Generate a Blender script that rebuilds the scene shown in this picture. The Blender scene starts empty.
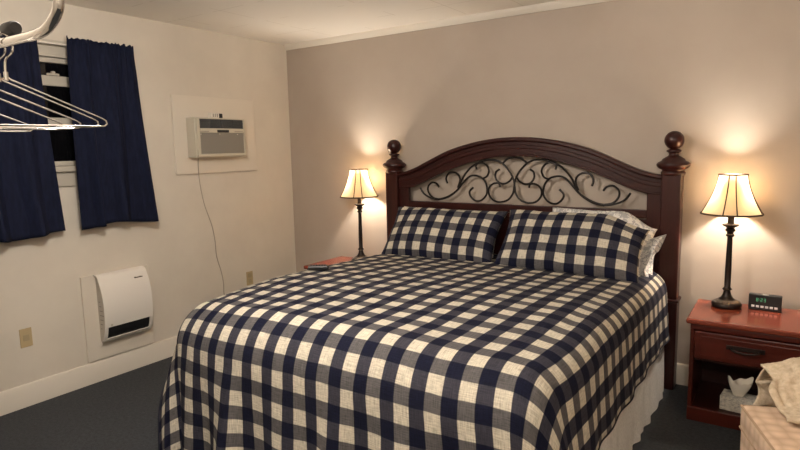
import bpy, bmesh, math, random
from mathutils import Vector, Matrix, noise
random.seed(7)
SC = bpy.context.scene
COL = SC.collection
pi, sin, cos = math.pi, math.sin, math.cos

# ------------------------------------------------------------------ camera
cam_d = bpy.data.cameras.new('camera'); cam = bpy.data.objects.new('camera', cam_d); COL.objects.link(cam)
yaw, pitch, roll = 0.5917, 0.1318, -0.0209
fw = Vector((-sin(yaw)*cos(pitch), cos(yaw)*cos(pitch), -sin(pitch)))
rt = Vector((cos(yaw), sin(yaw), 0)); up = rt.cross(fw)
r2 = rt*cos(roll) + up*sin(roll); u2 = -rt*sin(roll) + up*cos(roll)
M = Matrix.Identity(4)
for i in range(3):
    M[i][0] = r2[i]; M[i][1] = u2[i]; M[i][2] = -fw[i]
M.translation = Vector((3.7265, -3.8158, 1.4877))
cam.matrix_world = M
cam_d.sensor_width = 36; cam_d.lens = 36*580.44/800; cam_d.clip_start = .05
SC.camera = cam
# ------------------------------------------------------------------ world, exposure
w = bpy.data.worlds.new('night'); SC.world = w; w.use_nodes = True
w.node_tree.nodes['Background'].inputs[0].default_value = (.01, .012, .02, 1)
w.node_tree.nodes['Background'].inputs[1].default_value = .3
vs = SC.view_settings
vs.view_transform = 'Standard'; vs.look = 'None'; vs.gamma = 1; vs.use_curve_mapping = False; vs.exposure = 0.0
LAMP_W = 31.0; LAMP_COL = (1, .89, .76)
CEIL = [((2.05, -2.70), 162.0), ((3.9, -4.2), 100.0)]   # position, radiance of the glass; the second globe is added fill
CEIL_COL = (1, .91, .82)

# ------------------------------------------------------------------ helpers
def link(o, parent=None):
    COL.objects.link(o)
    if parent: o.parent = parent
    return o
def thing(name, label, cat, loc=(0, 0, 0), rotz=0, group=None):
    o = bpy.data.objects.new(name, None); link(o); o.empty_display_size = .05
    o.location = loc; o.rotation_euler = (0, 0, rotz)
    o['label'] = label; o['category'] = cat
    if group: o['group'] = group
    return o
def tag(o, label, cat, group=None):
    o['label'] = label; o['category'] = cat
    if group: o['group'] = group
    return o
def obj(name, bm, mat, parent=None, smooth=True, bevel=0, seg=2, loc=None, ang=40, solid=0):
    bmesh.ops.recalc_face_normals(bm, faces=bm.faces)
    me = bpy.data.meshes.new(name); bm.to_mesh(me); bm.free()
    if mat: me.materials.append(mat)
    o = bpy.data.objects.new(name, me); link(o, parent)
    if loc: o.location = loc
    if smooth:
        for p in me.polygons: p.use_smooth = True
        try: me.set_sharp_from_angle(angle=math.radians(ang))
        except Exception: pass
    if solid:
        m = o.modifiers.new('thickness', 'SOLIDIFY'); m.thickness = solid; m.offset = -1
    if bevel:
        m = o.modifiers.new('bevel', 'BEVEL'); m.width = bevel; m.segments = seg; m.limit_method = 'ANGLE'; m.angle_limit = math.radians(45)
        m.harden_normals = False
    return o
def struct(name, bm, mat, **k):
    o = obj(name, bm, mat, **k); o['kind'] = 'structure'; return o
def NB(): return bmesh.new()
def box(bm, x0, x1, y0, y1, z0, z1, mat=None):
    v = [bm.verts.new(p) for p in ((x0,y0,z0),(x1,y0,z0),(x1,y1,z0),(x0,y1,z0),(x0,y0,z1),(x1,y0,z1),(x1,y1,z1),(x0,y1,z1))]
    for f in ((0,3,2,1),(4,5,6,7),(0,1,5,4),(1,2,6,5),(2,3,7,6),(3,0,4,7)): bm.faces.new([v[i] for i in f])
    if mat is not None: bmesh.ops.transform(bm, matrix=mat, verts=v)
    return bm
def B(*a): return box(NB(), *a)
def lathe(bm, prof, n=28, c=(0, 0), closed=False):
    rings = []
    for r, z in prof:
        rings.append([bm.verts.new((c[0]+r*cos(2*pi*i/n), c[1]+r*sin(2*pi*i/n), z)) for i in range(n)])
    for a, b in zip(rings, rings[1:]):
        for i in range(n): bm.faces.new((a[i], a[(i+1) % n], b[(i+1) % n], b[i]))
    if not closed:
        bm.faces.new(rings[0][::-1]); bm.faces.new(rings[-1])
    return bm
def smooth_pts(pts, n=6):
    P = [Vector(p) for p in pts]; out = []
    for i in range(len(P)-1):
        p0 = P[max(i-1, 0)]; p1 = P[i]; p2 = P[i+1]; p3 = P[min(i+2, len(P)-1)]
        for k in range(n):
            t = k/n
            out.append(.5*((2*p1)+(p2-p0)*t+(2*p0-5*p1+4*p2-p3)*t*t+(3*p1-p0-3*p2+p3)*t**3))
    out.append(P[-1]); return out
def tube(bm, pts, r, n=8, cap=True):
    P = [Vector(p) for p in pts]; rings = []
    t0 = (P[1]-P[0]).normalized()
    nrm = t0.orthogonal().normalized()
    for i, p in enumerate(P):
        t = (P[min(i+1, len(P)-1)]-P[max(i-1, 0)]).normalized()
        nrm = (nrm - t*nrm.dot(t)).normalized(); b = t.cross(nrm)
        rr = r[i] if isinstance(r, (list, tuple)) else r
        rings.append([bm.verts.new(p + rr*(cos(2*pi*k/n)*nrm + sin(2*pi*k/n)*b)) for k in range(n)])
    for a, b in zip(rings, rings[1:]):
        for k in range(n): bm.faces.new((a[k], a[(k+1) % n], b[(k+1) % n], b[k]))
    if cap: bm.faces.new(rings[0][::-1]); bm.faces.new(rings[-1])
    return bm
def prism_xz(bm, poly, y0, y1):
    a = [bm.verts.new((x, y0, z)) for x, z in poly]; b = [bm.verts.new((x, y1, z)) for x, z in poly]
    n = len(poly)
    bm.faces.new(a); bm.faces.new(b[::-1])
    for i in range(n): bm.faces.new((a[i], b[i], b[(i+1) % n], a[(i+1) % n]))
    return bm
def strip_xz(bm, low, high, y0, y1):
    """solid between two polylines with equal point counts"""
    n = len(low); R = []
    for (xl, zl), (xh, zh) in zip(low, high):
        R.append([bm.verts.new(p) for p in ((xl, y0, zl), (xh, y0, zh), (xh, y1, zh), (xl, y1, zl))])
    for a, b in zip(R, R[1:]):
        for k in range(4): bm.faces.new((a[k], a[(k+1) % 4], b[(k+1) % 4], b[k]))
    bm.faces.new(R[0]); bm.faces.new(R[-1][::-1]); return bm
def grid(bm, f, nu, nv, uv=None, wrap=False):
    """f(i/nu, j/nv) -> (point, (u,v) metres)"""
    lay = bm.loops.layers.uv.verify()
    V = {}; U = {}
    for i in range(nu+1):
        for j in range(nv+1):
            p, q = f(i/nu, j/nv); V[i, j] = bm.verts.new(p); U[i, j] = q
    for i in range(nu):
        for j in range(nv):
            ks = [(i, j), (i+1, j), (i+1, j+1), (i, j+1)]
            fc = bm.faces.new([V[k] for k in ks])
            for l, k in zip(fc.loops, ks): l[lay].uv = U[k]
    return bm
def sstep(a, b, x):
    t = max(0, min(1, (x-a)/(b-a))); return t*t*(3-2*t)
def nz(x, y=0, z=0): return noise.noise(Vector((x, y, z)))

# ------------------------------------------------------------------ materials
def material(name, col, rough=.6, metal=0, **k):
    m = bpy.data.materials.new(name); m.use_nodes = True
    b = m.node_tree.nodes['Principled BSDF']
    b.inputs['Base Color'].default_value = (*col, 1); b.inputs['Roughness'].default_value = rough; b.inputs['Metallic'].default_value = metal
    for n, v in k.items(): b.inputs[n.replace('_', ' ')].default_value = v
    return m
def nt(m): return m.node_tree.nodes, m.node_tree.links, m.node_tree.nodes['Principled BSDF']
def add_noise(m, c1, c2, scale, detail=4, rough=.6, coord='Object', stretch=(1, 1, 1), bump=0, lo=.35, hi=.65):
    N, L, b = nt(m)
    tc = N.new('ShaderNodeTexCoord'); mp = N.new('ShaderNodeMapping'); mp.inputs['Scale'].default_value = stretch
    no = N.new('ShaderNodeTexNoise'); no.inputs['Scale'].default_value = scale; no.inputs['Detail'].default_value = detail; no.inputs['Roughness'].default_value = rough
    cr = N.new('ShaderNodeValToRGB'); cr.color_ramp.elements[0].position = lo; cr.color_ramp.elements[1].position = hi
    cr.color_ramp.elements[0].color = (*c1, 1); cr.color_ramp.elements[1].color = (*c2, 1)
    L.new(tc.outputs[coord], mp.inputs[0]); L.new(mp.outputs[0], no.inputs['Vector']); L.new(no.outputs['Fac'], cr.inputs[0]); L.new(cr.outputs[0], b.inputs['Base Color'])
    if bump:
        bu = N.new('ShaderNodeBump'); bu.inputs['Strength'].default_value = bump; bu.inputs['Distance'].default_value = .01
        L.new(no.outputs['Fac'], bu.inputs['Height']); L.new(bu.outputs[0], b.inputs['Normal'])
    return m
def mathn(N, L, op, a, b=None, c=None):
    n = N.new('ShaderNodeMath'); n.operation = op
    for i, v in enumerate((a, b, c)):
        if v is None: continue
        if isinstance(v, (int, float)): n.inputs[i].default_value = v
        else: L.new(v, n.inputs[i])
    return n.outputs[0]

m_wall_cream = add_noise(material('cream_paint', (.60, .54, .46), .75), (.60, .545, .465), (.64, .585, .50), 3, bump=.03)
m_wall_taupe = add_noise(material('taupe_paint', (.40, .34, .29), .6), (.40, .335, .275), (.425, .36, .30), 2.5, bump=.02)
m_trim = material('white_trim_paint', (.68, .63, .55), .45)
m_wintrim = material('window_trim_shaded', (.47, .43, .36), .5)  # trim colour darkened to carry the dimmer light at the window
m_panelboard = material('painted_board', (.66, .60, .51), .5)
m_ceil = material('ceiling_tile', (.70, .66, .60), .8)
def tile_ceiling(m):
    N, L, b = nt(m)
    tc = N.new('ShaderNodeTexCoord'); sp = N.new('ShaderNodeSeparateXYZ'); L.new(tc.outputs['Object'], sp.inputs[0])
    def seam(o, off):
        f = mathn(N, L, 'FRACT', mathn(N, L, 'DIVIDE', mathn(N, L, 'ADD', o, off), .405))
        d = mathn(N, L, 'ABSOLUTE', mathn(N, L, 'SUBTRACT', f, .5))
        return mathn(N, L, 'GREATER_THAN', d, .4925)
    s = mathn(N, L, 'MAXIMUM', seam(sp.outputs[0], 10.125-1.44+.045), seam(sp.outputs[1], 10.125+.75-.37))
    no = N.new('ShaderNodeTexNoise'); no.inputs['Scale'].default_value = 2.5
    L.new(tc.outputs['Object'], no.inputs['Vector'])
    s2 = mathn(N, L, 'MULTIPLY', s, mathn(N, L, 'GREATER_THAN', no.outputs['Fac'], .5))
    mx = N.new('ShaderNodeMixRGB'); mx.inputs[1].default_value = (.90, .85, .77, 1); mx.inputs[2].default_value = (.70, .65, .56, 1)
    L.new(mathn(N, L, 'MULTIPLY', s2, .8), mx.inputs[0]); L.new(mx.outputs[0], b.inputs['Base Color'])
tile_ceiling(m_ceil)
m_carpet = add_noise(material('blue_grey_carpet', (.05, .06, .075), .95), (.012, .0145, .018), (.042, .047, .054), 55, 6, .8, bump=.5, lo=.32, hi=.68)
def wood(name, dark, light, rough, stretch=(1, 14, 14), scale=2.2):
    m = material(name, dark, rough); add_noise(m, dark, light, scale, 6, .65, 'Object', stretch, lo=.3, hi=.75)
    m.node_tree.nodes['Principled BSDF'].inputs['Coat Weight'].default_value = .12
    m.node_tree.nodes['Principled BSDF'].inputs['Coat Roughness'].default_value = .18
    m.node_tree.nodes['Principled BSDF'].inputs['Specular IOR Level'].default_value = .3
    return m
m_bedwood = wood('dark_mahogany', (.019, .0036, .003), (.043, .0078, .0055), .36)
m_bedpost = wood('dark_mahogany_upright', (.019, .0036, .003), (.046, .008, .0058), .34, (14, 14, 1))
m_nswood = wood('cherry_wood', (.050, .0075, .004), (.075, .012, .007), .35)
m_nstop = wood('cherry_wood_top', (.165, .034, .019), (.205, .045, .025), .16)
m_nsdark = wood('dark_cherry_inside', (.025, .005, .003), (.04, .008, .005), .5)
m_iron = material('black_iron', (.018, .015, .014), .45, .6)
m_bronze = material('dark_bronze', (.025, .018, .016), .38, .7)
m_handle = material('antique_pull', (.02, .012, .01), .4, .5)
m_chrome = material('chrome', (.60, .58, .56), .07, 1)
m_chrome2 = material('hanger_steel', (.62, .60, .58), .12, 1)
m_black = material('black_plastic', (.012, .012, .013), .35)
m_blackcap = material('black_rubber_cap', (.014, .012, .012), .6)
m_nightglass = material('night_glass', (.004, .004, .005), .04)
m_acwhite = material('beige_plastic', (.52, .48, .39), .5)
m_acdark = material('louvre_grey', (.05, .055, .06), .5)
m_acgrille = material('grille_grey', (.27, .25, .22), .6)
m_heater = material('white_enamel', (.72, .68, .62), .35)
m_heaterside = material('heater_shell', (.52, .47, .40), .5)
m_brand = material('brand_mark', (.12, .10, .08), .5)
m_almond = material('almond_plate', (.44, .34, .19), .45)
m_almond2 = material('almond_socket', (.36, .29, .17), .45)
m_cord = material('cord_plastic', (.42, .37, .30), .5)
m_curtain = add_noise(material('navy_curtain', (.01, .016, .06), .85), (.005, .0068, .019), (.0085, .0115, .031), 60, 3, coord='Object', stretch=(1, 1, .2), bump=.1)
m_curtain.node_tree.nodes['Principled BSDF'].inputs['Specular IOR Level'].default_value = .15
m_skirt = add_noise(material('white_skirt_fabric', (.7, .68, .64), .85), (.72, .70, .66), (.86, .84, .80), 90, 4, bump=.4)
m_sheet = material('pale_blue_sheet', (.25, .3, .42), .9)
m_mattress = material('mattress_ticking', (.6, .6, .6), .9)

def gingham(name, p=.122, ou=0, ov=0, strong='u'):
    m = material(name, (.5, .5, .5), .88); N, L, b = nt(m)
    uv = N.new('ShaderNodeUVMap'); sp = N.new('ShaderNodeSeparateXYZ'); L.new(uv.outputs[0], sp.inputs[0])
    # a slight wobble of the weave
    no = N.new('ShaderNodeTexNoise'); no.inputs['Scale'].default_value = 9; L.new(uv.outputs[0], no.inputs['Vector'])
    wob = mathn(N, L, 'MULTIPLY', mathn(N, L, 'SUBTRACT', no.outputs['Fac'], .5), .006)
    def stripe(o, off):
        f = mathn(N, L, 'FRACT', mathn(N, L, 'DIVIDE', mathn(N, L, 'ADD', mathn(N, L, 'ADD', o, wob), off), p))
        d = mathn(N, L, 'ABSOLUTE', mathn(N, L, 'SUBTRACT', f, .5))
        return mathn(N, L, 'MINIMUM', mathn(N, L, 'MAXIMUM', mathn(N, L, 'MULTIPLY_ADD', d, -40, 10.4), 0), 1)
    su = stripe(sp.outputs[0], ou+50*p); sv = stripe(sp.outputs[1], ov+50*p)
    # threads: streaks along each direction
    def streak(sx, sy):
        mp = N.new('ShaderNodeMapping'); mp.inputs['Scale'].default_value = (sx, sy, 1); L.new(uv.outputs[0], mp.inputs[0])
        n = N.new('ShaderNodeTexNoise'); n.inputs['Scale'].default_value = 1; n.inputs['Detail'].default_value = 3; L.new(mp.outputs[0], n.inputs['Vector'])
        return n.outputs['Fac']
    t = mathn(N, L, 'MULTIPLY_ADD', mathn(N, L, 'SUBTRACT', mathn(N, L, 'ADD', streak(300, 22), streak(22, 300)), 1), 1.2, 1)
    cream = (.52, .475, .385, 1); mid = (.092, .087, .088, 1); midd = (.038, .037, .050, 1); navy = (.0055, .0065, .019, 1)
    a = N.new('ShaderNodeMixRGB'); a.inputs[1].default_value = cream; a.inputs[2].default_value = midd if strong == 'u' else mid
    c = N.new('ShaderNodeMixRGB'); c.inputs[1].default_value = mid if strong == 'u' else midd; c.inputs[2].default_value = navy
    L.new(su, a.inputs[0]); L.new(su, c.inputs[0])
    e = N.new('ShaderNodeMixRGB'); L.new(sv, e.inputs[0]); L.new(a.outputs[0], e.inputs[1]); L.new(c.outputs[0], e.inputs[2])
    g = N.new('ShaderNodeMixRGB'); g.blend_type = 'MULTIPLY'; g.inputs[0].default_value = 1; L.new(e.outputs[0], g.inputs[1])
    cb = N.new('ShaderNodeCombineXYZ'); [L.new(t, cb.inputs[i]) for i in range(3)]; L.new(cb.outputs[0], g.inputs[2])
    L.new(g.outputs[0], b.inputs['Base Color'])
    bu = N.new('ShaderNodeBump'); b.inputs['Specular IOR Level'].default_value = .15; bu.inputs['Strength'].default_value = .35; bu.inputs['Distance'].default_value = .004
    L.new(t, bu.inputs['Height']); L.new(bu.outputs[0], b.inputs['Normal'])
    return m
m_spread = gingham('navy_cream_buffalo_check', .122, 0.03, 0.02)
m_sham = gingham('navy_cream_check_sham', .122, .0, .03)
def floral(name):
    m = material(name, (.75, .73, .7), .85); N, L, b = nt(m)
    uv = N.new('ShaderNodeUVMap')
    n1 = N.new('ShaderNodeTexNoise'); n1.inputs['Scale'].default_value = 22; n1.inputs['Detail'].default_value = 4; L.new(uv.outputs[0], n1.inputs['Vector'])
    wv = N.new('ShaderNodeTexVoronoi'); wv.feature = 'DISTANCE_TO_EDGE'; wv.inputs['Scale'].default_value = 17
    mx = N.new('ShaderNodeMixRGB'); mx.inputs[0].default_value = .12; L.new(uv.outputs[0], mx.inputs[1]); L.new(n1.outputs['Color'], mx.inputs[2]); L.new(mx.outputs[0], wv.inputs['Vector'])
    line = mathn(N, L, 'LESS_THAN', wv.outputs['Distance'], .05)
    blot = mathn(N, L, 'GREATER_THAN', n1.outputs['Fac'], .54)
    f = mathn(N, L, 'MAXIMUM', mathn(N, L, 'MULTIPLY', line, .55), mathn(N, L, 'MULTIPLY', blot, .45))
    c = N.new('ShaderNodeMixRGB'); c.inputs[1].default_value = (.74, .72, .68, 1); c.inputs[2].default_value = (.07, .09, .14, 1)
    L.new(f, c.inputs[0]); L.new(c.outputs[0], b.inputs['Base Color']); return m
m_floral = floral('white_blue_floral')
def quilt_mat():
    m = material('tan_quilted_upholstery', (.5, .36, .24), .85); N, L, b = nt(m)
    tc = N.new('ShaderNodeTexCoord')
    vo = N.new('ShaderNodeTexVoronoi'); vo.inputs['Scale'].default_value = 20; vo.inputs['Randomness'].default_value = .35; L.new(tc.outputs['Object'], vo.inputs['Vector'])
    cr = N.new('ShaderNodeValToRGB'); cr.color_ramp.elements[0].color = (.74, .56, .41, 1); cr.color_ramp.elements[1].color = (.50, .35, .24, 1); cr.color_ramp.elements[0].position = .1; cr.color_ramp.elements[1].position = .75
    L.new(vo.outputs['Distance'], cr.inputs[0]); L.new(cr.outputs[0], b.inputs['Base Color'])
    bu = N.new('ShaderNodeBump'); bu.inputs['Strength'].default_value = .5; bu.inputs['Distance'].default_value = .012; bu.invert = True
    L.new(vo.outputs['Distance'], bu.inputs['Height']); L.new(bu.outputs[0], b.inputs['Normal']); return m
m_quilt = quilt_mat()
m_piping = material('tan_piping', (.42, .29, .19), .8)
m_cloth = add_noise(material('beige_knit', (.5, .42, .3), .9), (.50, .40, .28), (.66, .55, .41), 60, bump=.3)
m_tbox = add_noise(material('tissue_carton', (.6, .58, .52), .6), (.36, .35, .32), (.62, .59, .52), 55, 5, .7, stretch=(1, 1, 2), lo=.42, hi=.52)
m_tissue = material('white_tissue', (.68, .62, .52), .9)
def shade_mat():
    m = bpy.data.materials.new('cream_lampshade_fabric'); m.use_nodes = True; N = m.node_tree.nodes; L = m.node_tree.links
    N.remove(N['Principled BSDF']); o = N['Material Output']
    d = N.new('ShaderNodeBsdfDiffuse'); d.inputs[0].default_value = (.70, .56, .38, 1)
    t = N.new('ShaderNodeBsdfTranslucent'); t.inputs[0].default_value = (.80, .60, .36, 1)
    x = N.new('ShaderNodeMixShader'); x.inputs[0].default_value = .21
    L.new(d.outputs[0], x.inputs[1]); L.new(t.outputs[0], x.inputs[2]); L.new(x.outputs[0], o.inputs[0]); return m
m_shade = shade_mat()
def emit(name, col, s):
    m = material(name, col, .5); b = m.node_tree.nodes['Principled BSDF']
    b.inputs['Emission Color'].default_value = (*col, 1); b.inputs['Emission Strength'].default_value = s; return m
m_bulb = emit('lit_bulb', (1, .78, .5), 12)
m_digit = emit('green_digits', (.12, .55, .28), .22)
m_btn = material('clock_button_white', (.8, .78, .78), .4)
m_hem = material('navy_hem', (.008, .009, .02), .9)
m_brass = material('knob_brass', (.5, .36, .16), .3, 1)

# ------------------------------------------------------------------ structure
H = 2.4; XR = 4.75; YF = -5.4; T = .12
struct('floor', B(-T, XR+T, YF-T, T, -.1, 0), m_carpet)
struct('ceiling', B(-T, XR+T, YF-T, T, H, H+.1), m_ceil)
WY0, WY1, WZ0, WZ1 = -2.62, -1.62, 1.42, 2.07      # window opening
bm = NB()
box(bm, -T, 0, YF, WY0, 0, H); box(bm, -T, 0, WY1, 0, 0, H); box(bm, -T, 0, WY0, WY1, 0, WZ0); box(bm, -T, 0, WY0, WY1, WZ1, H)
struct('wall_left', bm, m_wall_cream, smooth=False)
struct('wall_back', B(-T, XR+T, 0, T, 0, H), m_wall_taupe, smooth=False)
struct('wall_right', B(XR, XR+T, YF, 0, 0, H), m_wall_cream, smooth=False)
struct('wall_front', B(-T, XR+T, YF-T, YF, 0, H), m_wall_cream, smooth=False)
struct('wall_closet', B(1.55, 1.65, YF, -3.17, 0, H), m_wall_cream, smooth=False)
# baseboards: flat board with a softened top
def baseprof(bm, a, b, h, t, nrm):
    a = Vector(a); b = Vector(b); nrm = Vector(nrm)
    prof = [(0, 0), (t, 0), (t, h-.012), (t*.75, h-.003), (t*.35, h), (0, h)]
    A = [bm.verts.new(a+nrm*d+Vector((0, 0, z))) for d, z in prof]; Bv = [bm.verts.new(b+nrm*d+Vector((0, 0, z))) for d, z in prof]
    n = len(prof); bm.faces.new(A); bm.faces.new(Bv[::-1])
    for i in range(n): bm.faces.new((A[i], Bv[i], Bv[(i+1) % n], A[(i+1) % n]))
    return bm
struct('baseboard_left', baseprof(NB(), (0, YF, 0), (0, 0, 0), .137, .016, (1, 0, 0)), m_trim)
struct('baseboard_back', baseprof(NB(), (.016, 0, 0), (XR, 0, 0), .132, .016, (0, -1, 0)), m_trim)
struct('baseboard_right', baseprof(NB(), (XR, YF, 0), (XR, -.016, 0), .137, .016, (-1, 0, 0)), m_trim)
# small crown on the accent wall
bm = NB(); prof = [(0, H-.045), (.010, H-.045), (.014, H-.036), (.022, H-.026), (.030, H-.012), (.032, H), (0, H)]
A = [bm.verts.new((.0, -d, z)) for d, z in prof]; Bv = [bm.verts.new((XR, -d, z)) for d, z in prof]
n = len(prof); bm.faces.new(A); bm.faces.new(Bv[::-1])
for i in range(n): bm.faces.new((A[i], Bv[i], Bv[(i+1) % n], A[(i+1) % n]))
struct('trim_1', bm, m_trim)
# window
win = thing('window_1', 'white painted window with black night panes between navy curtains', 'window', (0, -2.12, 1.3)); win['kind'] = 'structure'
del win['label']; del win['category']
def wb(bm, x0, x1, y0, y1, z0, z1): return box(bm, x0, x1, y0+2.12, y1+2.12, z0-1.3, z1-1.3)
bm = NB()
wb(bm, .0, .02, WY0-.07, WY1+.07, WZ1, WZ1+.075); wb(bm, .0, .03, WY0-.08, WY1+.08, WZ1+.075, WZ1+.10); wb(bm, .0, .028, WY0, WY1, WZ1-.0, WZ1+.012)
wb(bm, .0, .02, WY0-.07, WY0, WZ0-.03, WZ1); wb(bm, .0, .02, WY1, WY1+.07, WZ0-.03, WZ1)
for (za, zb) in ((WZ1-.03, WZ1), ): wb(bm, -.07, 0, WY0, WY1, za, zb)
wb(bm, -.07, 0, WY0, WY0+.03, WZ0, WZ1); wb(bm, -.07, 0, WY1-.03, WY1, WZ0, WZ1)
obj('window_frame', bm, m_wintrim, win, smooth=False, bevel=.003)
bm = NB(); wb(bm, -.07, .045, WY0-.09, WY1+.09, WZ0-.035, WZ0)
obj('window_sill', bm, m_wintrim, win, smooth=False, bevel=.005)
bm = NB(); wb(bm, 0, .016, WY0-.07, WY1+.07, WZ0-.125, WZ0-.035)
obj('apron', bm, m_wintrim, win, smooth=False, bevel=.004)
bm = NB()
wb(bm, -.05, -.015, WY0+.03, WY1-.03, 1.905, 1.965)     # upper rail
wb(bm, -.05, -.015, WY0+.03, WY1-.03, 1.645, 1.715)     # meeting rail
wb(bm, -.05, -.02, -2.085, -2.055, 1.715, 1.905)
wb(bm, -.05, -.02, WY0+.03, WY0+.06, WZ0, 1.965); wb(bm, -.05, -.02, WY1-.06, WY1-.03, WZ0, 1.965); wb(bm, -.05, -.02, WY0+.03, WY1-.03, WZ0, WZ0+.03)
obj('sash', bm, m_wintrim, win, smooth=False, bevel=.003)
bm = NB(); wb(bm, -.04, -.033, WY0+.02, WY1-.02, WZ0, WZ1-.02); obj('glass', bm, m_nightglass, win, smooth=False)
bm = NB(); wb(bm, -.015, .0, -2.02, -1.95, 1.965, 1.978); wb(bm, -.015, .005, -1.995, -1.975, 1.978, 1.99); obj('latch', bm, m_wintrim, win, smooth=False, bevel=.003)

# ------------------------------------------------------------------ curtains
def curtain(y0, y1, flare, label, seed, z0=1.035, z1=2.185):
    t = thing('curtain', label, 'curtain', (.07, (y0+y1)/2, z0), 0, None)
    yc = (y0+y1)/2; Wd = y1-y0
    def f(i, j):
        z = z1+.0 - j*(z1-z0); s = i
        amp = .014+.026*j
        ph = seed*3.1+nz(s*2+seed, j*.7)*2.2
        d = amp*sin(2*pi*2.7*s+ph) + .006*sin(2*pi*13*s+seed+2*nz(j*2, s*3)) * (1-j)**2 + .010*nz(s*5, j*1.2, seed)
        head = max(0, 1-j/.06)
        d *= 1-.45*sstep(.02, .07, j)*(1-sstep(.07, .16, j))
        d += .004*sin(2*pi*34*s)*max(0, 1-j/.12)
        y = y0 + s*Wd + flare*j*(s-.5)*Wd + .012*sin(2*pi*2.7*s+ph+1.2)*j
        zz = z + (.010*nz(s*22, seed)+.004*sin(s*90))*head - (.012*sin(s*7+seed)*j**6)
        return (max(.013, .027+d), y-yc+.028*j*j, zz-z0), (s*Wd*1.6, j)
    obj('panel', grid(NB(), f, 150, 44), m_curtain, t, solid=.003, ang=180)
    return t
c1 = curtain(-1.942, -1.514, .15, 'navy curtain panel right of the window gap', 1.3)
c2 = curtain(-2.64, -2.100, .09, 'navy curtain panel left of the window gap, behind the hangers', 4.1, 1.02, 2.165)
rod = thing('curtain_rod', 'slim white curtain rod threaded through the navy curtain tops', 'curtain rod', (.074, -2.06, 2.142))
obj('rod', tube(NB(), [(0, -.62, 0), (0, .54, 0)], .007), m_trim, rod)
obj('bracket', tube(NB(), smooth_pts([(0, .54, 0), (-.02, .555, 0), (-.074, .555, 0)]), .006), m_trim, rod)
obj('bracket', tube(NB(), smooth_pts([(0, -.62, 0), (-.02, -.635, 0), (-.074, -.635, 0)]), .006), m_trim, rod)

# ------------------------------------------------------------------ AC unit and its board
b1 = obj('backing_board', B(0, .018, -.385, .385, -.287, .287), m_panelboard, smooth=False, bevel=.002, loc=(0, -.81, 1.615))
tag(b1, 'square painted board on the wall around the air conditioner', 'backing board')
ac = thing('air_conditioner', 'beige window air conditioner set through a painted board', 'air conditioner', (.018, -.855, 1.447))
bm = NB(); box(bm, 0, .095, -.235, .235, 0, .295)
obj('housing', bm, m_acwhite, ac, smooth=False, bevel=.006)
# front fascia: frame around louvre and grille
bm = NB(); box(bm, .095, .110, -.225, .225, .008, .028); box(bm, .095, .110, -.225, .225, .283, .290); box(bm, .095, .110, -.225, -.198, .028, .283); box(bm, .095, .110, .212, .225, .028, .283)
box(bm, .095, .110, -.198, .212, .183, .216)
obj('fascia', bm, m_acwhite, ac, smooth=False, bevel=.004)
bm = NB(); box(bm, .095, .101, -.198, .212, .216, .283)
for i in range(5): box(bm, .100, .106, -.198, .212, .222+i*.012, .2245+i*.012)
for yy in (-.198, -.1, .0, .11): box(bm, .100, .107, yy, yy+.006, .216, .283)
obj('louvre', bm, m_acdark, ac, smooth=False)
bm = NB(); box(bm, .095, .100, -.198, .212, .028, .183)
for i in range(17): box(bm, .100, .105, -.198, .212, .033+i*.0088, .0365+i*.0088)
obj('grille', bm, m_acgrille, ac, smooth=False)
obj('control_display', B(.110, .112, -.045, .065, .186, .205), m_black, ac, smooth=False)
for ya in (-.2, .12): obj('control_label', B(.110, .1115, ya, ya+.08, .190, .196), m_acgrille, ac, smooth=False)
bm = NB(); lathe(bm, [(.004, 0), (.004, .003)], 10); obj('screw', bm, m_trim, ac).matrix_local = Matrix.Translation((.105, -.19, .172)) @ Matrix.Rotation(pi/2, 4, 'Y')
bm = NB(); lathe(bm, [(.004, 0), (.004, .003)], 10); obj('screw', bm, m_trim, ac).matrix_local = Matrix.Translation((.105, .15, .172)) @ Matrix.Rotation(pi/2, 4, 'Y')
bm = NB(); lathe(bm, [(.005, 0), (.005, .003)], 10); obj('emblem', bm, m_heaterside, ac).matrix_local = Matrix.Translation((.105, -.02, .174)) @ Matrix.Rotation(pi/2, 4, 'Y')
bm = NB()
# receiver gadget resting on top of AC
g = thing('remote_control', 'small white and black remote lying on top of the air conditioner', 'remote', (.075, -.875, 1.7425))
obj('body', B(-.02, .02, -.045, .03, 0, .036), m_trim, g, smooth=False, bevel=.004)
obj('black_end', B(-.02, .02, .031, .062, 0, .034), m_black, g, smooth=False, bevel=.004)
bm = NB()
for yy in (-.03, -.012, .006): box(bm, .0201, .022, yy, yy+.008, .006, .03)
obj('button', bm, m_acgrille, g, smooth=False)
cd = obj('power_cord', tube(NB(), smooth_pts([(.075, -1.045, 1.443), (.075, -1.05, 1.38), (.07, -1.045, 1.30), (.065, -1.03, 1.20), (.065, -1.005, 1.08), (.06, -.95, .93), (.055, -.925, .80), (.05, -.915, .68), (.05, -.880, .55), (.045, -.862, .45), (.04, -.858, .36), (.045, -.83, .2), (.06, -.80, .03), (.09, -.7, .006), (.12, -.5, .006), (.1, -.3, .006)]), .0035, 6), m_cord)
tag(cd, 'thin power cord hanging down the wall from the air conditioner', 'cord')

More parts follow.
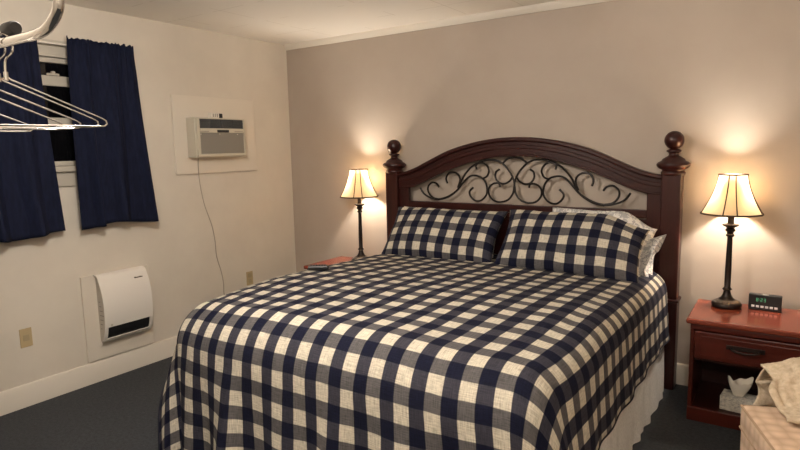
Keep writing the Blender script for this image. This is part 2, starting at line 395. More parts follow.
# ------------------------------------------------------------------ wall heater
b2 = obj('backing_board', B(0, .016, -.235, .235, -.283, .283), m_panelboard, smooth=False, bevel=.002, loc=(0, -1.712, .43))
tag(b2, 'narrow painted board on the wall behind the white wall heater', 'backing board')
ht = thing('wall_heater', 'white wall heater with curved front panel and dark outlet slot', 'heater', (.016, -1.70, .262))
prof = [(.000, .0), (.040, .010), (.068, .045), (.086, .11), (.094, .19), (.092, .27), (.078, .35), (.056, .405), (.038, .438), (0, .445)]
def yprism(bm, prof, y0, y1):
    a = [bm.verts.new((x, y0, z)) for x, z in prof]; b = [bm.verts.new((x, y1, z)) for x, z in prof]; n = len(prof)
    bm.faces.new(a[::-1]); bm.faces.new(b)
    for i in range(n): bm.faces.new((a[i], a[(i+1) % n], b[(i+1) % n], b[i]))
    return bm
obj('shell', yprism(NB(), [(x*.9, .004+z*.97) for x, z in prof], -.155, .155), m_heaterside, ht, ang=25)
# curved front plate, split around outlet slot
sp_ = smooth_pts([(x, 0, z) for x, z in prof[1:]], 4)
def plate(bm, pts, y0, y1, th=.008):
    R = []
    for i, p in enumerate(pts):
        t = (pts[min(i+1, len(pts)-1)]-pts[max(i-1, 0)]).normalized(); nn = Vector((t.z, 0, -t.x))
        q = p+nn*th
        R.append([bm.verts.new(v) for v in ((p.x, y0, p.z), (q.x, y0, q.z), (q.x, y1, q.z), (p.x, y1, p.z))])
    for a, b in zip(R, R[1:]):
        for k in range(4): bm.faces.new((a[k], a[(k+1) % 4], b[(k+1) % 4], b[k]))
    bm.faces.new(R[0]); bm.faces.new(R[-1][::-1]); return bm
slot_lo = [p for p in sp_ if p.z <= .035]; slot = [p for p in sp_ if .03 <= p.z <= .118]; plate_hi = [p for p in sp_ if p.z >= slot[-1].z-.001]
bm = NB(); plate(bm, plate_hi, -.17, .17); plate(bm, slot_lo+[slot[0]], -.17, .17); plate(bm, slot, -.17, -.148); plate(bm, slot, .148, .17)
obj('front_panel', bm, m_heater, ht, ang=30)
bm = NB(); plate(bm, slot, -.147, .147, .003)
obj('outlet_slot', bm, m_black, ht, ang=30)
bm = NB()
for i in range(5):
    box(bm, .070, .0765, .070+i*.012, .079+i*.012, .392, .400 if i in (0, 3) else .398)
mk = obj('brand_mark', bm, m_brand, ht, smooth=False)
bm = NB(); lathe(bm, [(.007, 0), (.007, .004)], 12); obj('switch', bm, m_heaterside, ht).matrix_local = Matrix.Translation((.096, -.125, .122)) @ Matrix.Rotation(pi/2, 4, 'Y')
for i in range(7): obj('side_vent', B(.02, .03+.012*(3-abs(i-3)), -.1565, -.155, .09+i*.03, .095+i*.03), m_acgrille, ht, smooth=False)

# ------------------------------------------------------------------ outlets
def outlet(y, z, label, sockets):
    t = thing('wall_outlet', label, 'outlet', (0, y, z))
    obj('cover_plate', B(0, .006, -.034, .034, -.057, .057), m_almond, t, smooth=False, bevel=.003)
    for s in sockets:
        obj('socket', B(.006, .009, -.017, .017, s-.018, s+.018), m_almond2, t, smooth=False, bevel=.004)
outlet(-2.29, .415, 'almond wall outlet plate on the bare wall below the curtains', (0,))
outlet(-.556, .43, 'almond wall outlet plate beside the bed below the air conditioner', (.025, -.025))

# ------------------------------------------------------------------ bed
CX = 2.166
bed = thing('bed', 'king bed with dark mahogany arched headboard and iron scrollwork', 'bed', (CX, -.08, 0))
def L_(x): return x-CX
by0, by1 = -.05, .05            # post depth, local y (bed origin at y=-.08)
cap = [(.058, 1.295), (.066, 1.300), (.068, 1.312), (.060, 1.322), (.062, 1.330), (.080, 1.338), (.091, 1.350), (.092, 1.362), (.082, 1.374), (.066, 1.380), (.060, 1.392), (.044, 1.402), (.030, 1.410), (.026, 1.420), (.030, 1.428), (.040, 1.434), (.040, 1.442), (.026, 1.448), (.020, 1.452)]
for sx in (-1, 1):
    x = sx*(.991)
    po = obj('post', box(box(NB(), x-.054, x+.054, by0, by1, .56, 1.31), x-.058, x+.058, by0-.004, by1+.004, 0, .545), m_bedpost, bed, smooth=False, bevel=.007, seg=3)
    o = obj('post_band', box(NB(), x-.066, x+.066, by0-.012, by1+.012, .543, .562), m_bedwood, po, smooth=False, bevel=.007, seg=3)
    o = obj('post_capital', lathe(NB(), cap, 32, (x, 0)), m_bedwood, po, ang=50)
    R = .054; prof = [(max(.003, R*sin(a)), 1.500-R*cos(a)) for a in [pi*k/20 for k in range(1, 20)]]
    obj('ball_finial', lathe(NB(), [(.018, 1.446)]+prof, 32, (x, 0)), m_bedwood, po, ang=60)
# arch
def interp(tab, d):
    for (a, za), (b, zb) in zip(tab, tab[1:]):
        if a <= d <= b:
            return za+(zb-za)*(d-a)/(b-a)
    return tab[-1][1]
def smtab(pts): return [(p.x, p.z) for p in smooth_pts([(a, 0, b) for a, b in pts], 8)]
outer = smtab([(-.15, 1.533), (0, 1.54), (.15, 1.533), (.32, 1.506), (.50, 1.457), (.66, 1.389), (.78, 1.335), (.87, 1.306), (.94, 1.293)])
inner = smtab([(-.15, 1.413), (0, 1.419), (.15, 1.412), (.29, 1.387), (.45, 1.341), (.58, 1.293), (.70, 1.240), (.80, 1.202), (.86, 1.187), (.94, 1.18)])
N_ = 72; xs = [-.94+1.88*i/N_ for i in range(N_+1)]
lo = [(x, interp(inner, abs(x))) for x in xs]; hi = [(x, interp(outer, abs(x))) for x in xs]
def off(a, b, t): return [(x, z0+(z1-z0)*t) for (x, z0), (_, z1) in zip(a, b)]
obj('arch_rail', strip_xz(NB(), lo, hi, -.018, .018), m_bedwood, bed, ang=50, bevel=.004)
obj('arch_moulding', strip_xz(NB(), off(lo, hi, .80), off(lo, hi, 1.04), -.040, .030), m_bedwood, bed, ang=50, bevel=.009, seg=3)
obj('arch_moulding', strip_xz(NB(), off(lo, hi, .40), off(lo, hi, .62), -.027, -.016), m_bedwood, bed, ang=50, bevel=.005, seg=3)
obj('arch_moulding', strip_xz(NB(), off(lo, hi, -.02), off(lo, hi, .10), -.024, .02), m_bedwood, bed, ang=50, bevel=.004, seg=3)
for sx in (-1, 1):
    xa, xb = sorted((sx*.855, sx*.94))
    obj('stile', box(NB(), xa, xb, -.018, .018, .40, 1.20), m_bedpost, bed, smooth=False, bevel=.004)
obj('rail', box(NB(), -.86, .86, -.022, .018, 1.035, 1.085), m_bedwood, bed, smooth=False, bevel=.006)
obj('rail', box(NB(), -.86, .86, -.016, .016, .985, 1.030), m_bedwood, bed, smooth=False, bevel=.004)
obj('lower_panel', box(NB(), -.86, .86, -.010, .010, .40, .99), m_bedwood, bed, smooth=False)
obj('rail', box(NB(), -.94, .94, -.02, .02, .30, .41), m_bedwood, bed, smooth=False, bevel=.006)
# scrollwork, drawn on the headboard plane (offsets from bed centre in metres)
S = [
 [(-0.757, 1.185), (-0.726, 1.143), (-0.672, 1.115), (-0.603, 1.106), (-0.527, 1.124), (-0.445, 1.173), (-0.387, 1.238), (-0.344, 1.274), (-0.302, 1.284), (-0.243, 1.266), (-0.208, 1.215), (-0.208, 1.153), (-0.247, 1.11), (-0.295, 1.103), (-0.333, 1.133), (-0.342, 1.168), (-0.313, 1.197)] ,
 [(-0.603, 1.102), (-0.52, 1.122), (-0.438, 1.181), (-0.394, 1.269), (-0.33, 1.34), (-0.26, 1.378), (-0.185, 1.394), (-0.104, 1.377), (-0.038, 1.316), (-0.006, 1.255), (0.001, 1.21)] ,
 [(-0.594, 1.195), (-0.616, 1.221), (-0.655, 1.227), (-0.688, 1.197), (-0.687, 1.157), (-0.653, 1.118), (-0.603, 1.106)] ,
 [(-0.522, 1.223), (-0.533, 1.261), (-0.512, 1.297), (-0.474, 1.307), (-0.433, 1.288), (-0.419, 1.249), (-0.438, 1.194)] ,
 [(-0.285, 1.327), (-0.29, 1.357), (-0.253, 1.375), (-0.212, 1.358), (-0.191, 1.319), (-0.205, 1.28), (-0.235, 1.264)] ,
 [(-0.111, 1.328), (-0.136, 1.309), (-0.14, 1.27), (-0.113, 1.235), (-0.071, 1.229), (-0.034, 1.249), (-0.011, 1.28)] ,
 [(-0.104, 1.205), (-0.117, 1.23), (-0.157, 1.227), (-0.189, 1.197), (-0.189, 1.149), (-0.151, 1.109), (-0.097, 1.101), (-0.044, 1.12), (-0.01, 1.164), (-0.002, 1.21)] ,
 [(-0.087, 1.37), (-0.048, 1.401), (0.0, 1.41)] ,
]
for sx in (1, -1):
    for pts in S:
        P = [(sx*a, 0, b) for a, b in pts]
        obj('iron_scroll', tube(NB(), smooth_pts(P, 6), .0072, 7), m_iron, bed)
# drop of the mattress, base
obj('box_spring', box(NB(), L_(1.245), L_(3.135), -2.08, -.07, .20, .44), m_mattress, bed, bevel=.03, seg=3)
obj('mattress', box(NB(), L_(1.30), L_(3.08), -2.03, -.07, .445, .690), m_sheet, bed, bevel=.09, seg=5)
obj('side_rail', box(NB(), L_(1.25), L_(1.27), -2.05, -.02, .18, .26), m_bedwood, bed, smooth=False)
obj('side_rail', box(NB(), L_(3.11), L_(3.13), -2.05, -.02, .18, .26), m_bedwood, bed, smooth=False)
for lx in (1.30, 3.08): obj('leg', lathe(NB(), [(.02, 0), (.025, .01), (.025, .20)], 14, (L_(lx), -2.0)), m_black, bed)

# bed skirt
sk = thing('bed_skirt', 'white gathered bed skirt hanging to the floor under the checked bedspread', 'bed skirt', (CX, -1.1, 0))
def skirt_f(P0, P1, nrm, seed):
    P0 = Vector(P0); P1 = Vector(P1); nrm = Vector(nrm); Ln = (P1-P0).length
    def f(i, j):
        s = i*Ln; z = .43*(1-j)+.012
        d = (.002+.003*j)*sin(2*pi*s/.14+4*nz(s*3, seed)) + .020*j*nz(s*7, j*1.5, seed) + .015*j
        p = P0.lerp(P1, i)+nrm*d; return (p.x, p.y, z), (s, z)
    return f
x0, x1, yf, yh = L_(1.285), L_(3.155), -1.015, .93
obj('side_panel', grid(NB(), skirt_f((x1, yh, 0), (x1, yf, 0), (1, 0, 0), 1), 300, 14), m_skirt, sk, ang=180)
obj('foot_panel', grid(NB(), skirt_f((x1, yf, 0), (x0, yf, 0), (0, -1, 0), 2), 280, 14), m_skirt, sk, ang=180)
obj('side_panel', grid(NB(), skirt_f((x0, yf, 0), (x0, yh, 0), (-1, 0, 0), 3), 300, 14), m_skirt, sk, ang=180)

# bedspread
TOP = .738; r_ = .13; RF = .19
sx0, sx1, sfoot, shead = 1.215+r_, 3.165-r_, -2.235+RF, -.17
Wd = sx1-sx0; Vd = shead-sfoot; LS = .36; LR = .47; LF = .80
def prof_(d, fl, r_):
    if d <= 0: return 0, 0
    q_ = pi*r_/2
    if d < q_: return r_*sin(d/r_), r_*(1-cos(d/r_))
    h = d-q_; return r_+h*fl, r_+h*math.sqrt(max(0, 1-fl*fl))
def spread(i, j):
    u = -LS + i*(Wd+LS+LR); v = j*(Vd+LF)
    a = -u if u < 0 else max(0, u-Wd); sgn = -1 if u < 0 else 1
    b = max(0, v-Vd)
    cx = sx0 + min(max(u, 0), Wd); cy = shead - min(v, Vd)
    # crown and wrinkles of the top
    ex = min(1, min(max(u, 0), Wd)/.5, (Wd-min(max(u, 0), Wd))/.5); ey = min(1, (Vd-min(v, Vd))/.5)
    z = TOP + .010*sstep(0, 1, ex)*sstep(0, 1, ey) + .004*nz(u*3, v*3) + .0018*nz(u*11, v*9, 3)
    rho = math.hypot(a, b)
    if rho > 0:
        ca, sb = a/rho, b/rho
        rr = r_*ca*ca+RF*sb*sb; hx = max(0, rho-pi*rr/2)
        fl = (.12 if sgn < 0 else .08)*ca*ca + .06*sb*sb
        ds, dz = prof_(rho, fl, rr)
        diag = (2*ca*sb)**2
        # folds
        s = v if a > b else u
        faux = 1 if rho == 0 else 1-diag
        fold = hx*( .10*nz(s*4.2, 5 if a > b else 9) + .055*sin(s*2*pi/.31+2*nz(s*2, 3)) )*faux*(.34 if a > b else .85)
        if b >= a:   # pleats of the foot drape
            for pu, pw, pa in ((.40, .05, .10), (.62, .10, -.05), (1.02, .09, .06), (1.36, .07, -.04)):
                fold += pa*hx*math.exp(-((u-pu)/pw)**2)
        fold += diag*hx*(.24 if sgn < 0 else .16)
        ds += fold
        cx += sgn*ca*ds; cy -= sb*ds; z -= dz
        if sgn > 0 and a > 0 and v < .25: # head end of the right side swings out a little
            pass
    foot = 1-min(1, max(0, Vd-v)/.5); side = 1-min(1, min(max(0, u), max(0, Wd-u))/.5)
    cx = CX+(cx-CX)*(1-.040*foot*foot*max(0, 1-max(0, rho-.1)/.3)); cy += .05*side*side*foot
    z += .055*sstep(0, 1.5, v)*(1-foot*side*.6)*sstep(-.3, .2, ex)*(1-.8*sstep(0, .5, rho))
    if z < .012: z = .012+.002*nz(u*9, v*9)
    return (cx-CX, cy+1.1, z), (u, v)
sp = thing('bedspread', 'navy and cream buffalo check bedspread draped over the king bed', 'bedspread', (CX, -1.1, 0))
obj('cover', grid(NB(), spread, 190, 190), m_spread, sp, solid=.006, ang=180)
# hem line
def hem(pts): return tube(NB(), pts, .0045, 6)
hp = [Vector(spread(0, k/150)[0]) for k in range(151)]+[Vector(spread(k/150, 1)[0]) for k in range(1, 151)]+[Vector(spread(1, 1-k/150)[0]) for k in range(1, 151)]
obj('hem', hem(hp), m_hem, sp)

# pillows
def pillow(name, label, cat, c, w, h, t, tilt, mat, rotz=0, seed=0, flap=0, group=None, roll=0, droop=0):
    o = thing(name, label, cat, c, rotz, group)
    Rm = Matrix.Rotation(tilt, 3, 'X') @ Matrix.Rotation(roll, 3, 'Y')
    bm = NB(); lay = bm.loops.layers.uv.verify(); n, m_ = 56, 34; V = {}; U = {}
    for side in (1, -1):
        for i in range(n+1):
            for j in range(m_+1):
                X = 2*i/n-1; Y = 2*j/m_-1
                e = max(0, (1-abs(X)**3.2))**.5*max(0, (1-abs(Y)**2.6))**.55
                pin = 1-.055*(1-abs(X)**2)*abs(Y)**3; pin2 = 1-.07*(1-abs(Y)**2)*abs(X)**3
                x = w/2*X*pin2; y = h/2*Y*pin
                if Y > 0: y *= 1-droop*sstep(.35, 1, X)
                zz = side*t/2*e*(1+.12*nz(X*2.2+seed, Y*2, side)) + .006*nz(X*7, Y*5, seed)*(1-abs(X)**8) + .012*nz(X*1.5, Y*1.2, seed+8)
                if i in (0, n) or j in (0, m_):
                    if side == -1: V[side, i, j] = V[1, i, j]; U[side, i, j] = U[1, i, j]; continue
                V[side, i, j] = bm.verts.new(Rm @ Vector((x, y, zz))); U[side, i, j] = (w/2*X*1.04, h/2*Y*1.12+side*0)
        for i in range(n):
            for j in range(m_):
                ks = [(side, i, j), (side, i+1, j), (side, i+1, j+1), (side, i, j+1)]
                if side < 0: ks = ks[::-1]
                f = bm.faces.new([V[k] for k in ks])
                for l, k in zip(f.loops, ks): l[lay].uv = U[k]
    obj('pillow_body', bm, mat, o, ang=180)
    if flap:   # loose open end of the pillowcase
        def ff(i, j):
            a = 2*pi*i
            yy = -.095+h*.30*cos(a)*(1+.18*j)+.03*sin(3*a)*j; th = (t*.32+.02*j)*sin(a)*(1-.25*abs(cos(a)))
            x = w/2-.05 + j*flap*(.85+.30*sin(a*2+1)+.35*cos(a)) ; zz = th+.012*sin(a*5+seed)*j
            return tuple(Rm @ Vector((x, yy, zz))), (x, yy)
        obj('pillowcase_end', grid(NB(), ff, 60, 8), mat, o, ang=180, solid=.002)
    return o
pillow('pillow', 'checked pillow at the left half of the headboard', 'pillow', (1.755, -.375, .885), .88, .43, .19, math.radians(52), m_sham, 0, 1)
pillow('pillow', 'checked pillow at the right half of the headboard, overlapping a floral pillowcase', 'pillow', (2.645, -.40, .895), .89, .45, .20, math.radians(52), m_sham, math.radians(-2), 5, droop=.42)
pillow('pillow', 'white and blue floral pillow behind the right checked pillow', 'pillow', (2.77, -.225, .892), .66, .44, .15, math.radians(60), m_floral, math.radians(-2), 9, flap=.07, droop=.5)
pillow('pillow', 'white and blue floral pillow mostly hidden behind the left checked pillow', 'pillow', (1.71, -.235, .875), .84, .40, .14, math.radians(58), m_floral, 0, 12)

# remote on the bed
def surf(x, y):   # height of the bedspread
    return max(spread((x-sx0+LS)/(Wd+LS+LR)+dx_, (shead-y)/(Vd+LF)+dy_)[0][2] for dx_ in (-.02, 0, .02) for dy_ in (-.02, 0, .02))
rm = thing('remote_control', 'black television remote lying on the left edge of the checked bedspread', 'remote', (1.46, -1.31, surf(1.46, -1.31)+.001), math.radians(35))
obj('body', B(-.06, .06, -.024, .024, 0, .024), m_black, rm, smooth=False, bevel=.006)
bm = NB()
for i in range(6):
    for k in range(3): box(bm, -.045+i*.016, -.037+i*.016, -.014+k*.011, -.007+k*.011, .0241, .0265)
obj('buttons', bm, m_acdark, rm, smooth=False)

# ------------------------------------------------------------------ nightstands
def nightstand(x, y, label, W=.64, h=.565):
    t = thing('nightstand', label, 'nightstand', (x, y, 0))      # origin: left back floor corner
    D = .44
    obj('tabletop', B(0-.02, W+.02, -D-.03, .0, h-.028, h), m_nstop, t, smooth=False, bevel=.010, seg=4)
    obj('side_panel', B(0, .02, -D, -.01, 0, h-.029), m_nswood, t, smooth=False, bevel=.002)
    obj('side_panel', B(W-.02, W, -D, -.01, 0, h-.029), m_nswood, t, smooth=False, bevel=.002)
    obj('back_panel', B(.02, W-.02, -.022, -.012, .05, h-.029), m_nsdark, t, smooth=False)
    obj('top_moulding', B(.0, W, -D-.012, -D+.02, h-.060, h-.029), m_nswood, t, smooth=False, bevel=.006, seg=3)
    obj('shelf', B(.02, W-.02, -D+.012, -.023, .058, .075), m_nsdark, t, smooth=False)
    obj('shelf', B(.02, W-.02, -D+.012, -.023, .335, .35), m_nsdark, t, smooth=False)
    obj('plinth', B(.0, W, -D-.008, -D+.012, .0, .075), m_nswood, t, smooth=False, bevel=.003)
    d = obj('drawer', B(.022, W-.022, -D-.010, -.03, .352, h-.066), m_nswood, t, smooth=False, bevel=.005)
    bm = NB(); box(bm, .05, W-.05, -D-.013, -D-.009, .375, h-.088); obj('drawer_field', bm, m_nswood, d, smooth=False, bevel=.003)
    c = W/2-.065; zc = .435
    bm = NB(); tube(bm, smooth_pts([(c-.06, -D-.013, zc), (c-.058, -D-.035, zc-.005), (c-.02, -D-.04, zc-.012), (c+.02, -D-.04, zc-.012), (c+.058, -D-.035, zc-.005), (c+.06, -D-.013, zc)]), .005, 8)
    box(bm, c-.085, c+.085, -D-.017, -D-.012, zc-.010, zc+.014); obj('handle', bm, m_handle, d, smooth=True, bevel=.002)
    return t
nightstand(.60, -.045, 'cherry wood nightstand left of the bed, mostly hidden by it', .50, .585)
nightstand(3.335, -.045, 'cherry wood nightstand right of the bed with open lower shelf')

# ------------------------------------------------------------------ lamps
def table_lamp(x, y, label, rot, z=.565):
    t = thing('table_lamp', label, 'lamp', (x, y, z), rot, 'matching bell shade lamps by the bed')
    base = [(.066, 0), (.074, .002), (.076, .010), (.076, .020), (.071, .026), (.068, .029), (.055, .036), (.040, .044), (.029, .056), (.022, .070), (.018, .086), (.017, .094)]
    bs = obj('base', lathe(NB(), base, 36), m_bronze, t, ang=50)
    bm = NB()
    for k in range(28):
        a = 2*pi*k/28; tube(bm, [(.068*cos(a), .068*sin(a), .0285), (.042*cos(a+.12), .042*sin(a+.12), .0435)], .0022, 5)
        tube(bm, [(.068*cos(a), .068*sin(a), .0285), (.042*cos(a-.12), .042*sin(a-.12), .0435)], .0022, 5)
    obj('fretwork_band', bm, material('aged_silver', (.26, .23, .20), .35, .8), bs)
    stem = [(.017, .094), (.024, .098), (.025, .103), (.019, .108), (.0155, .114), (.0165, .20), (.0135, .385), (.013, .396), (.021, .402), (.022, .408), (.016, .415), (.018, .425), (.026, .432), (.026, .438), (.020, .444), (.022, .450), (.040, .460), (.042, .464), (.040, .468), (.018, .470), (.016, .474), (.016, .545), (.008, .55), (.008, .58)]
    obj('stem', lathe(NB(), stem, 28), m_bronze, t, ang=40)
    # bell shade with eight gores (narrow and wide)
    zb, zt = .527, .742
    angs = []
    for k in range(4): angs += [k*pi/2-math.radians(13), k*pi/2+math.radians(13)]
    def prof_r(s): return .070+.080*(1-s)**1.55     # s: 0 bottom, 1 top
    def fs(i, j):
        k = min(int(i*8), 7); fr = i*8-k
        a0 = angs[k]; a1 = angs[(k+1) % 8]
        if a1 < a0: a1 += 2*pi
        r = prof_r(j)
        A_ = Vector((cos(a0), sin(a0), 0)); B_ = Vector((cos(a1), sin(a1), 0))
        p = A_.lerp(B_, fr); arc = Vector((cos(a0+(a1-a0)*fr), sin(a0+(a1-a0)*fr), 0))
        p = p.lerp(arc, .75)*r
        dip = -.006*sin(pi*fr)*(1-j)**3*0
        return (p.x, p.y, zb+(zt-zb)*j+dip), (i, j)
    sh = obj('lamp_shade', grid(NB(), fs, 64, 18), m_shade, t, ang=30)
    bm = NB()
    for a in angs: tube(bm, [(prof_r(j/12)*1.006*cos(a), prof_r(j/12)*1.006*sin(a), zb+(zt-zb)*j/12) for j in range(13)], .0032, 6)
    for zz, rr, th in ((zb, prof_r(0), .0052), (zt, prof_r(1), .0048)):
        ring = []
        for k in range(65):
            p = Vector(fs((k % 64)/64, 0 if zz == zb else 1)[0]); ring.append((p.x*1.004, p.y*1.004, zz))
        tube(bm, ring, th, 6)
    obj('shade_trim', bm, material('brown_trim', (.05, .025, .012), .7), sh)
    bm = NB()
    for k in range(3):
        a = 2*pi*k/3+.4; tube(bm, [(0, 0, zt-.015), (.072*cos(a), .072*sin(a), zt-.003)], .0018, 5)
    tube(bm, [(0, 0, .58), (0, 0, zt-.012)], .003, 6)
    obj('shade_frame', bm, m_brass, sh)
    prof = [(.012, .58), (.014, .60), (.024, .635), (.030, .658), (.030, .672), (.022, .692), (.003, .702)]
    bo = obj('light_bulb', lathe(NB(), prof, 20, (.018, 0)), m_bulb, t)
    bo.visible_shadow = True
    ld = bpy.data.lights.new('bulb_light', 'POINT'); ld.energy = LAMP_W; ld.color = LAMP_COL; ld.shadow_soft_size = .025
    lo_ = bpy.data.objects.new('bulb_light', ld); link(lo_, t); lo_.location = (-.028, 0, .672)
    return t
table_lamp(.885, -.16, 'lit bell shade lamp on the left nightstand, beside the left bedpost', math.radians(-56.5), .585)
table_lamp(3.472, -.16, 'lit bell shade lamp on the right nightstand, beside the clock', math.radians(-88))

# ------------------------------------------------------------------ clock
ck = thing('alarm_clock', 'black digital clock with white buttons on the right nightstand', 'clock', (3.655, -.145, .565), math.radians(-4))
obj('body', prism_xz(NB(), [(-.077, 0), (.077, 0), (.077, .088), (-.077, .088)], -.018, .02), m_black, ck, smooth=False, bevel=.004)
bm = NB()
for i in range(6): box(bm, -.062+i*.0215, -.047+i*.0215, -.0215, -.0182, .016, .028)
obj('button', bm, m_btn, ck, smooth=False, bevel=.001)
SEG = {'8': 'abcdefg', '2': 'abged', '3': 'abgcd', ':': ''}
def digit(bm, ch, x, z, w=.009, h=.018, t=.0018):
    y0, y1 = -.0195, -.0182
    s = {'a': (x, x+w, z+h-t, z+h), 'd': (x, x+w, z, z+t), 'g': (x, x+w, z+h/2-t/2, z+h/2+t/2), 'b': (x+w-t, x+w, z+h/2, z+h), 'c': (x+w-t, x+w, z, z+h/2), 'f': (x, x+t, z+h/2, z+h), 'e': (x, x+t, z, z+h/2)}
    for k in SEG[ch]: a = s[k]; box(bm, a[0], a[1], y0, y1, a[2], a[3])
bm = NB(); digit(bm, '8', -.040, .050); digit(bm, '2', -.020, .050); digit(bm, '3', -.005, .050)
box(bm, -.027, -.025, -.0195, -.0182, .055, .057); box(bm, -.027, -.025, -.0195, -.0182, .062, .064); obj('display_digits', bm, m_digit, ck, smooth=False)
obj('snooze_bar', B(-.012, .014, -.016, .005, .085, .089), m_acgrille, ck, smooth=False, bevel=.001)

# ------------------------------------------------------------------ tissue box
tb = thing('tissue_box', 'patterned tissue box with a tissue pulled up, inside the right nightstand', 'tissue box', (3.575, -.395, .075), math.radians(-6))
obj('carton', B(-.085, .095, -.055, .055, 0, .075), m_tbox, tb, smooth=False, bevel=.002)
def ts(i, j):
    a = 2*pi*i; r = .022+.055*j+.010*j*sin(3*a+1)-.02*j**3
    return (r*1.0*cos(a)-.01, r*.55*sin(a), .072+.09*j+.018*j*sin(2*a+.6)+.008*sin(5*a)*j), (i, j)
obj('tissue', grid(NB(), ts, 40, 10), m_tissue, tb, ang=180)

# ------------------------------------------------------------------ armchair, rotated
CHR = math.radians(19.4)
ch = thing('armchair', 'tan quilted armchair partly in view beside the right nightstand', 'armchair', (3.618, -1.363, 0), CHR)
# local: +x runs right along the far edge, -y runs towards the camera; seat front faces -x
def rbox(name, a, mat, par, bev, seg=4): return obj(name, B(*a), mat, par, bevel=bev, seg=seg)
cu = rbox('seat_cushion', (0, .60, -.56, .0, .40, .50), m_quilt, ch, .022)
rbox('base', (.02, .66, -.60, .05, .08, .395), m_quilt, ch, .02)
ring = [(.004, -.004, .492), (.004, -.556, .492), (.596, -.556, .492), (.596, -.004, .492), (.004, -.004, .492)]
obj('piping', tube(NB(), ring, .0045, 6), m_piping, cu)
ring = [(a, b, .408) for a, b, c in ring]
obj('piping', tube(NB(), ring, .0045, 6), m_piping, cu)
rbox('armrest', (.16, .74, .005, .13, .10, .585), m_quilt, ch, .04)
rbox('armrest', (.12, .74, -.695, -.565, .10, .63), m_quilt, ch, .04)
rbox('backrest', (.60, .76, -.69, .125, .10, .95), m_quilt, ch, .05)
for lx, ly in ((.05, 0), (.05, -.56), (.70, .08), (.70, -.65)): obj('leg', lathe(NB(), [(.014, 0), (.022, .085)], 12, (lx, ly)), m_bedwood, ch)
# blanket over the far armrest
cl = thing('blanket', 'crumpled beige blanket draped over the armrest of the tan armchair', 'blanket', (3.618, -1.363, 0), CHR)
def bl(i, j):
    # i along arm, j across (0 = seat side low edge, 1 = far side low edge)
    x = .10+.58*i
    path = [(-.17, .512), (-.08, .520), (-.02, .60), (.03, .665), (.10, .672), (.15, .60), (.165, .50), (.17, .42)]
    P = smooth_pts([(0, a, b) for a, b in path], 8); k = j*(len(P)-1); k0 = int(min(k, len(P)-2)); p = P[k0].lerp(P[k0+1], k-k0)
    n1 = nz(x*9, j*5, 2); n2 = nz(x*22, j*9, 5)
    front = (1-sstep(0, .12, x-.10))
    lift = .045*abs(n1)+.022*abs(n2)+.008
    dirn = Vector((0, -.5, .9)) if j < .45 else Vector((0, .3, .9))
    if j > .7: dirn = Vector((0, 1, .1))
    p = Vector((x+.05*nz(j*5, 3)*(1-i)+.02*n2, p.y, p.z))+dirn*lift
    p.z -= .03*front*sin(j*pi) + .045*sstep(.52, .60, p.z)*(1-.5*i)
    return (p.x, p.y, max(p.z, .512) if j < .3 else p.z), (x, j)
obj('fold', grid(NB(), bl, 70, 60), m_cloth, cl, solid=.008, ang=180)

# ------------------------------------------------------------------ garment rack with hangers
YR = -3.235; ZR = 1.721
rk = thing('garment_rack', 'chrome wall garment rack with a looped tube end', 'garment rack', (1.65, YR, ZR))
path = [(0, 0, .004), (.4, 0, .003), (.76, 0, .0), (.83, 0, .0), (.885, 0, .006), (.928, 0, .028), (.938, 0, .056), (.920, 0, .088), (.87, 0, .104), (.75, 0, .110), (.4, 0, .114), (0, 0, .116)]
obj('rail_loop', tube(NB(), smooth_pts(path, 8), .0100, 20), m_chrome, rk)
obj('support_arm', tube(NB(), [(0, .02, .034), (.68, .02, .032)], .0085, 16), m_chrome, rk)
obj('end_cap', tube(NB(), [(.675, .02, .032), (.680, .02, .032), (.712, .02, .032), (.718, .02, .032)], [.011, .0150, .0150, .012], 20), m_blackcap, rk)
obj('wall_plate', B(0, .012, -.05, .07, -.05, .17), m_chrome, rk, smooth=False, bevel=.004)
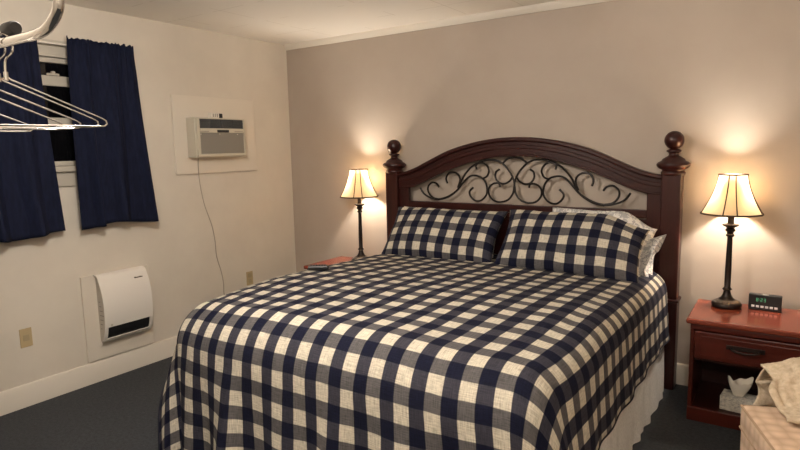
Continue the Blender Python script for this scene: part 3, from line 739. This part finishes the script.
def hanger_parts(root):
    r = .0021
    # local frame: origin at top of the rail, x = 0 plane, arms along y
    hook = smooth_pts([(0, -.017, -.010), (0, -.0185, .002), (0, -.012, .015), (0, 0, .0185), (0, .013, .013), (0, .0185, .0), (0, .016, -.018), (0, .003, -.034), (0, .0, -.052), (0, 0, -.070)], 5)
    obj('hook', tube(NB(), [(a[0], a[1], a[2]) for a in hook], .0023, 8), m_chrome2, root)
    fr = [(0, 0, -.070), (0, .010, -.076), (0, .198, -.150), (0, .208, -.156), (0, .210, -.163), (0, .204, -.168), (0, .19, -.169), (0, 0, -.170), (0, -.19, -.169), (0, -.204, -.168), (0, -.210, -.163), (0, -.208, -.156), (0, -.198, -.150), (0, -.010, -.076), (0, 0, -.070)]
    obj('frame', tube(NB(), fr, r, 8), m_chrome2, root)
    obj('collar', tube(NB(), [(0, 0, -.060), (0, 0, -.078)], .0045, 10), m_chrome2, root)
hx = [2.348, 2.314, 2.224, 2.146, 1.972]
lab = ['nearest', 'second nearest', 'middle', 'second farthest', 'farthest']
h0 = None
for k, x in enumerate(hx):
    lb = lab[k]+' of the five chrome wire hangers on the garment rack'
    if h0 is None:
        h0 = thing('clothes_hanger', lb, 'hanger', (x, YR, ZR+.002), 0, 'chrome hangers on the garment rack'); hanger_parts(h0); c = h0
    else:
        c = h0.copy(); link(c); c.location = (x, YR, ZR+.002); c['label'] = lb
        for p in list(h0.children):
            d = p.copy(); link(d, c)
    c.rotation_euler = (0, 0, math.radians([0, 1, -1.5, 1, 0][k]))

# ------------------------------------------------------------------ ceiling fixtures (out of frame); the one by the front wall is added fill
for k, (loc, e) in enumerate(CEIL):
    t = thing('ceiling_light', ['glass globe ceiling light hanging nearest the foot of the bed', 'added glass globe fill light hanging nearest the front wall'][k], 'ceiling light', (loc[0], loc[1], H))
    gl = emit('lit_glass', CEIL_COL, e)
    obj('canopy', lathe(NB(), [(.07, -.0), (.07, -.012), (.05, -.03), (.012, -.035), (.012, -.16), (.045, -.165), (.045, -.18)], 32), m_brass, t)
    R = .12; obj('glass_globe', lathe(NB(), [(max(.004, R*sin(pi*i/16)), -.29-R*cos(pi*i/16)) for i in range(17)], 32), gl, t)
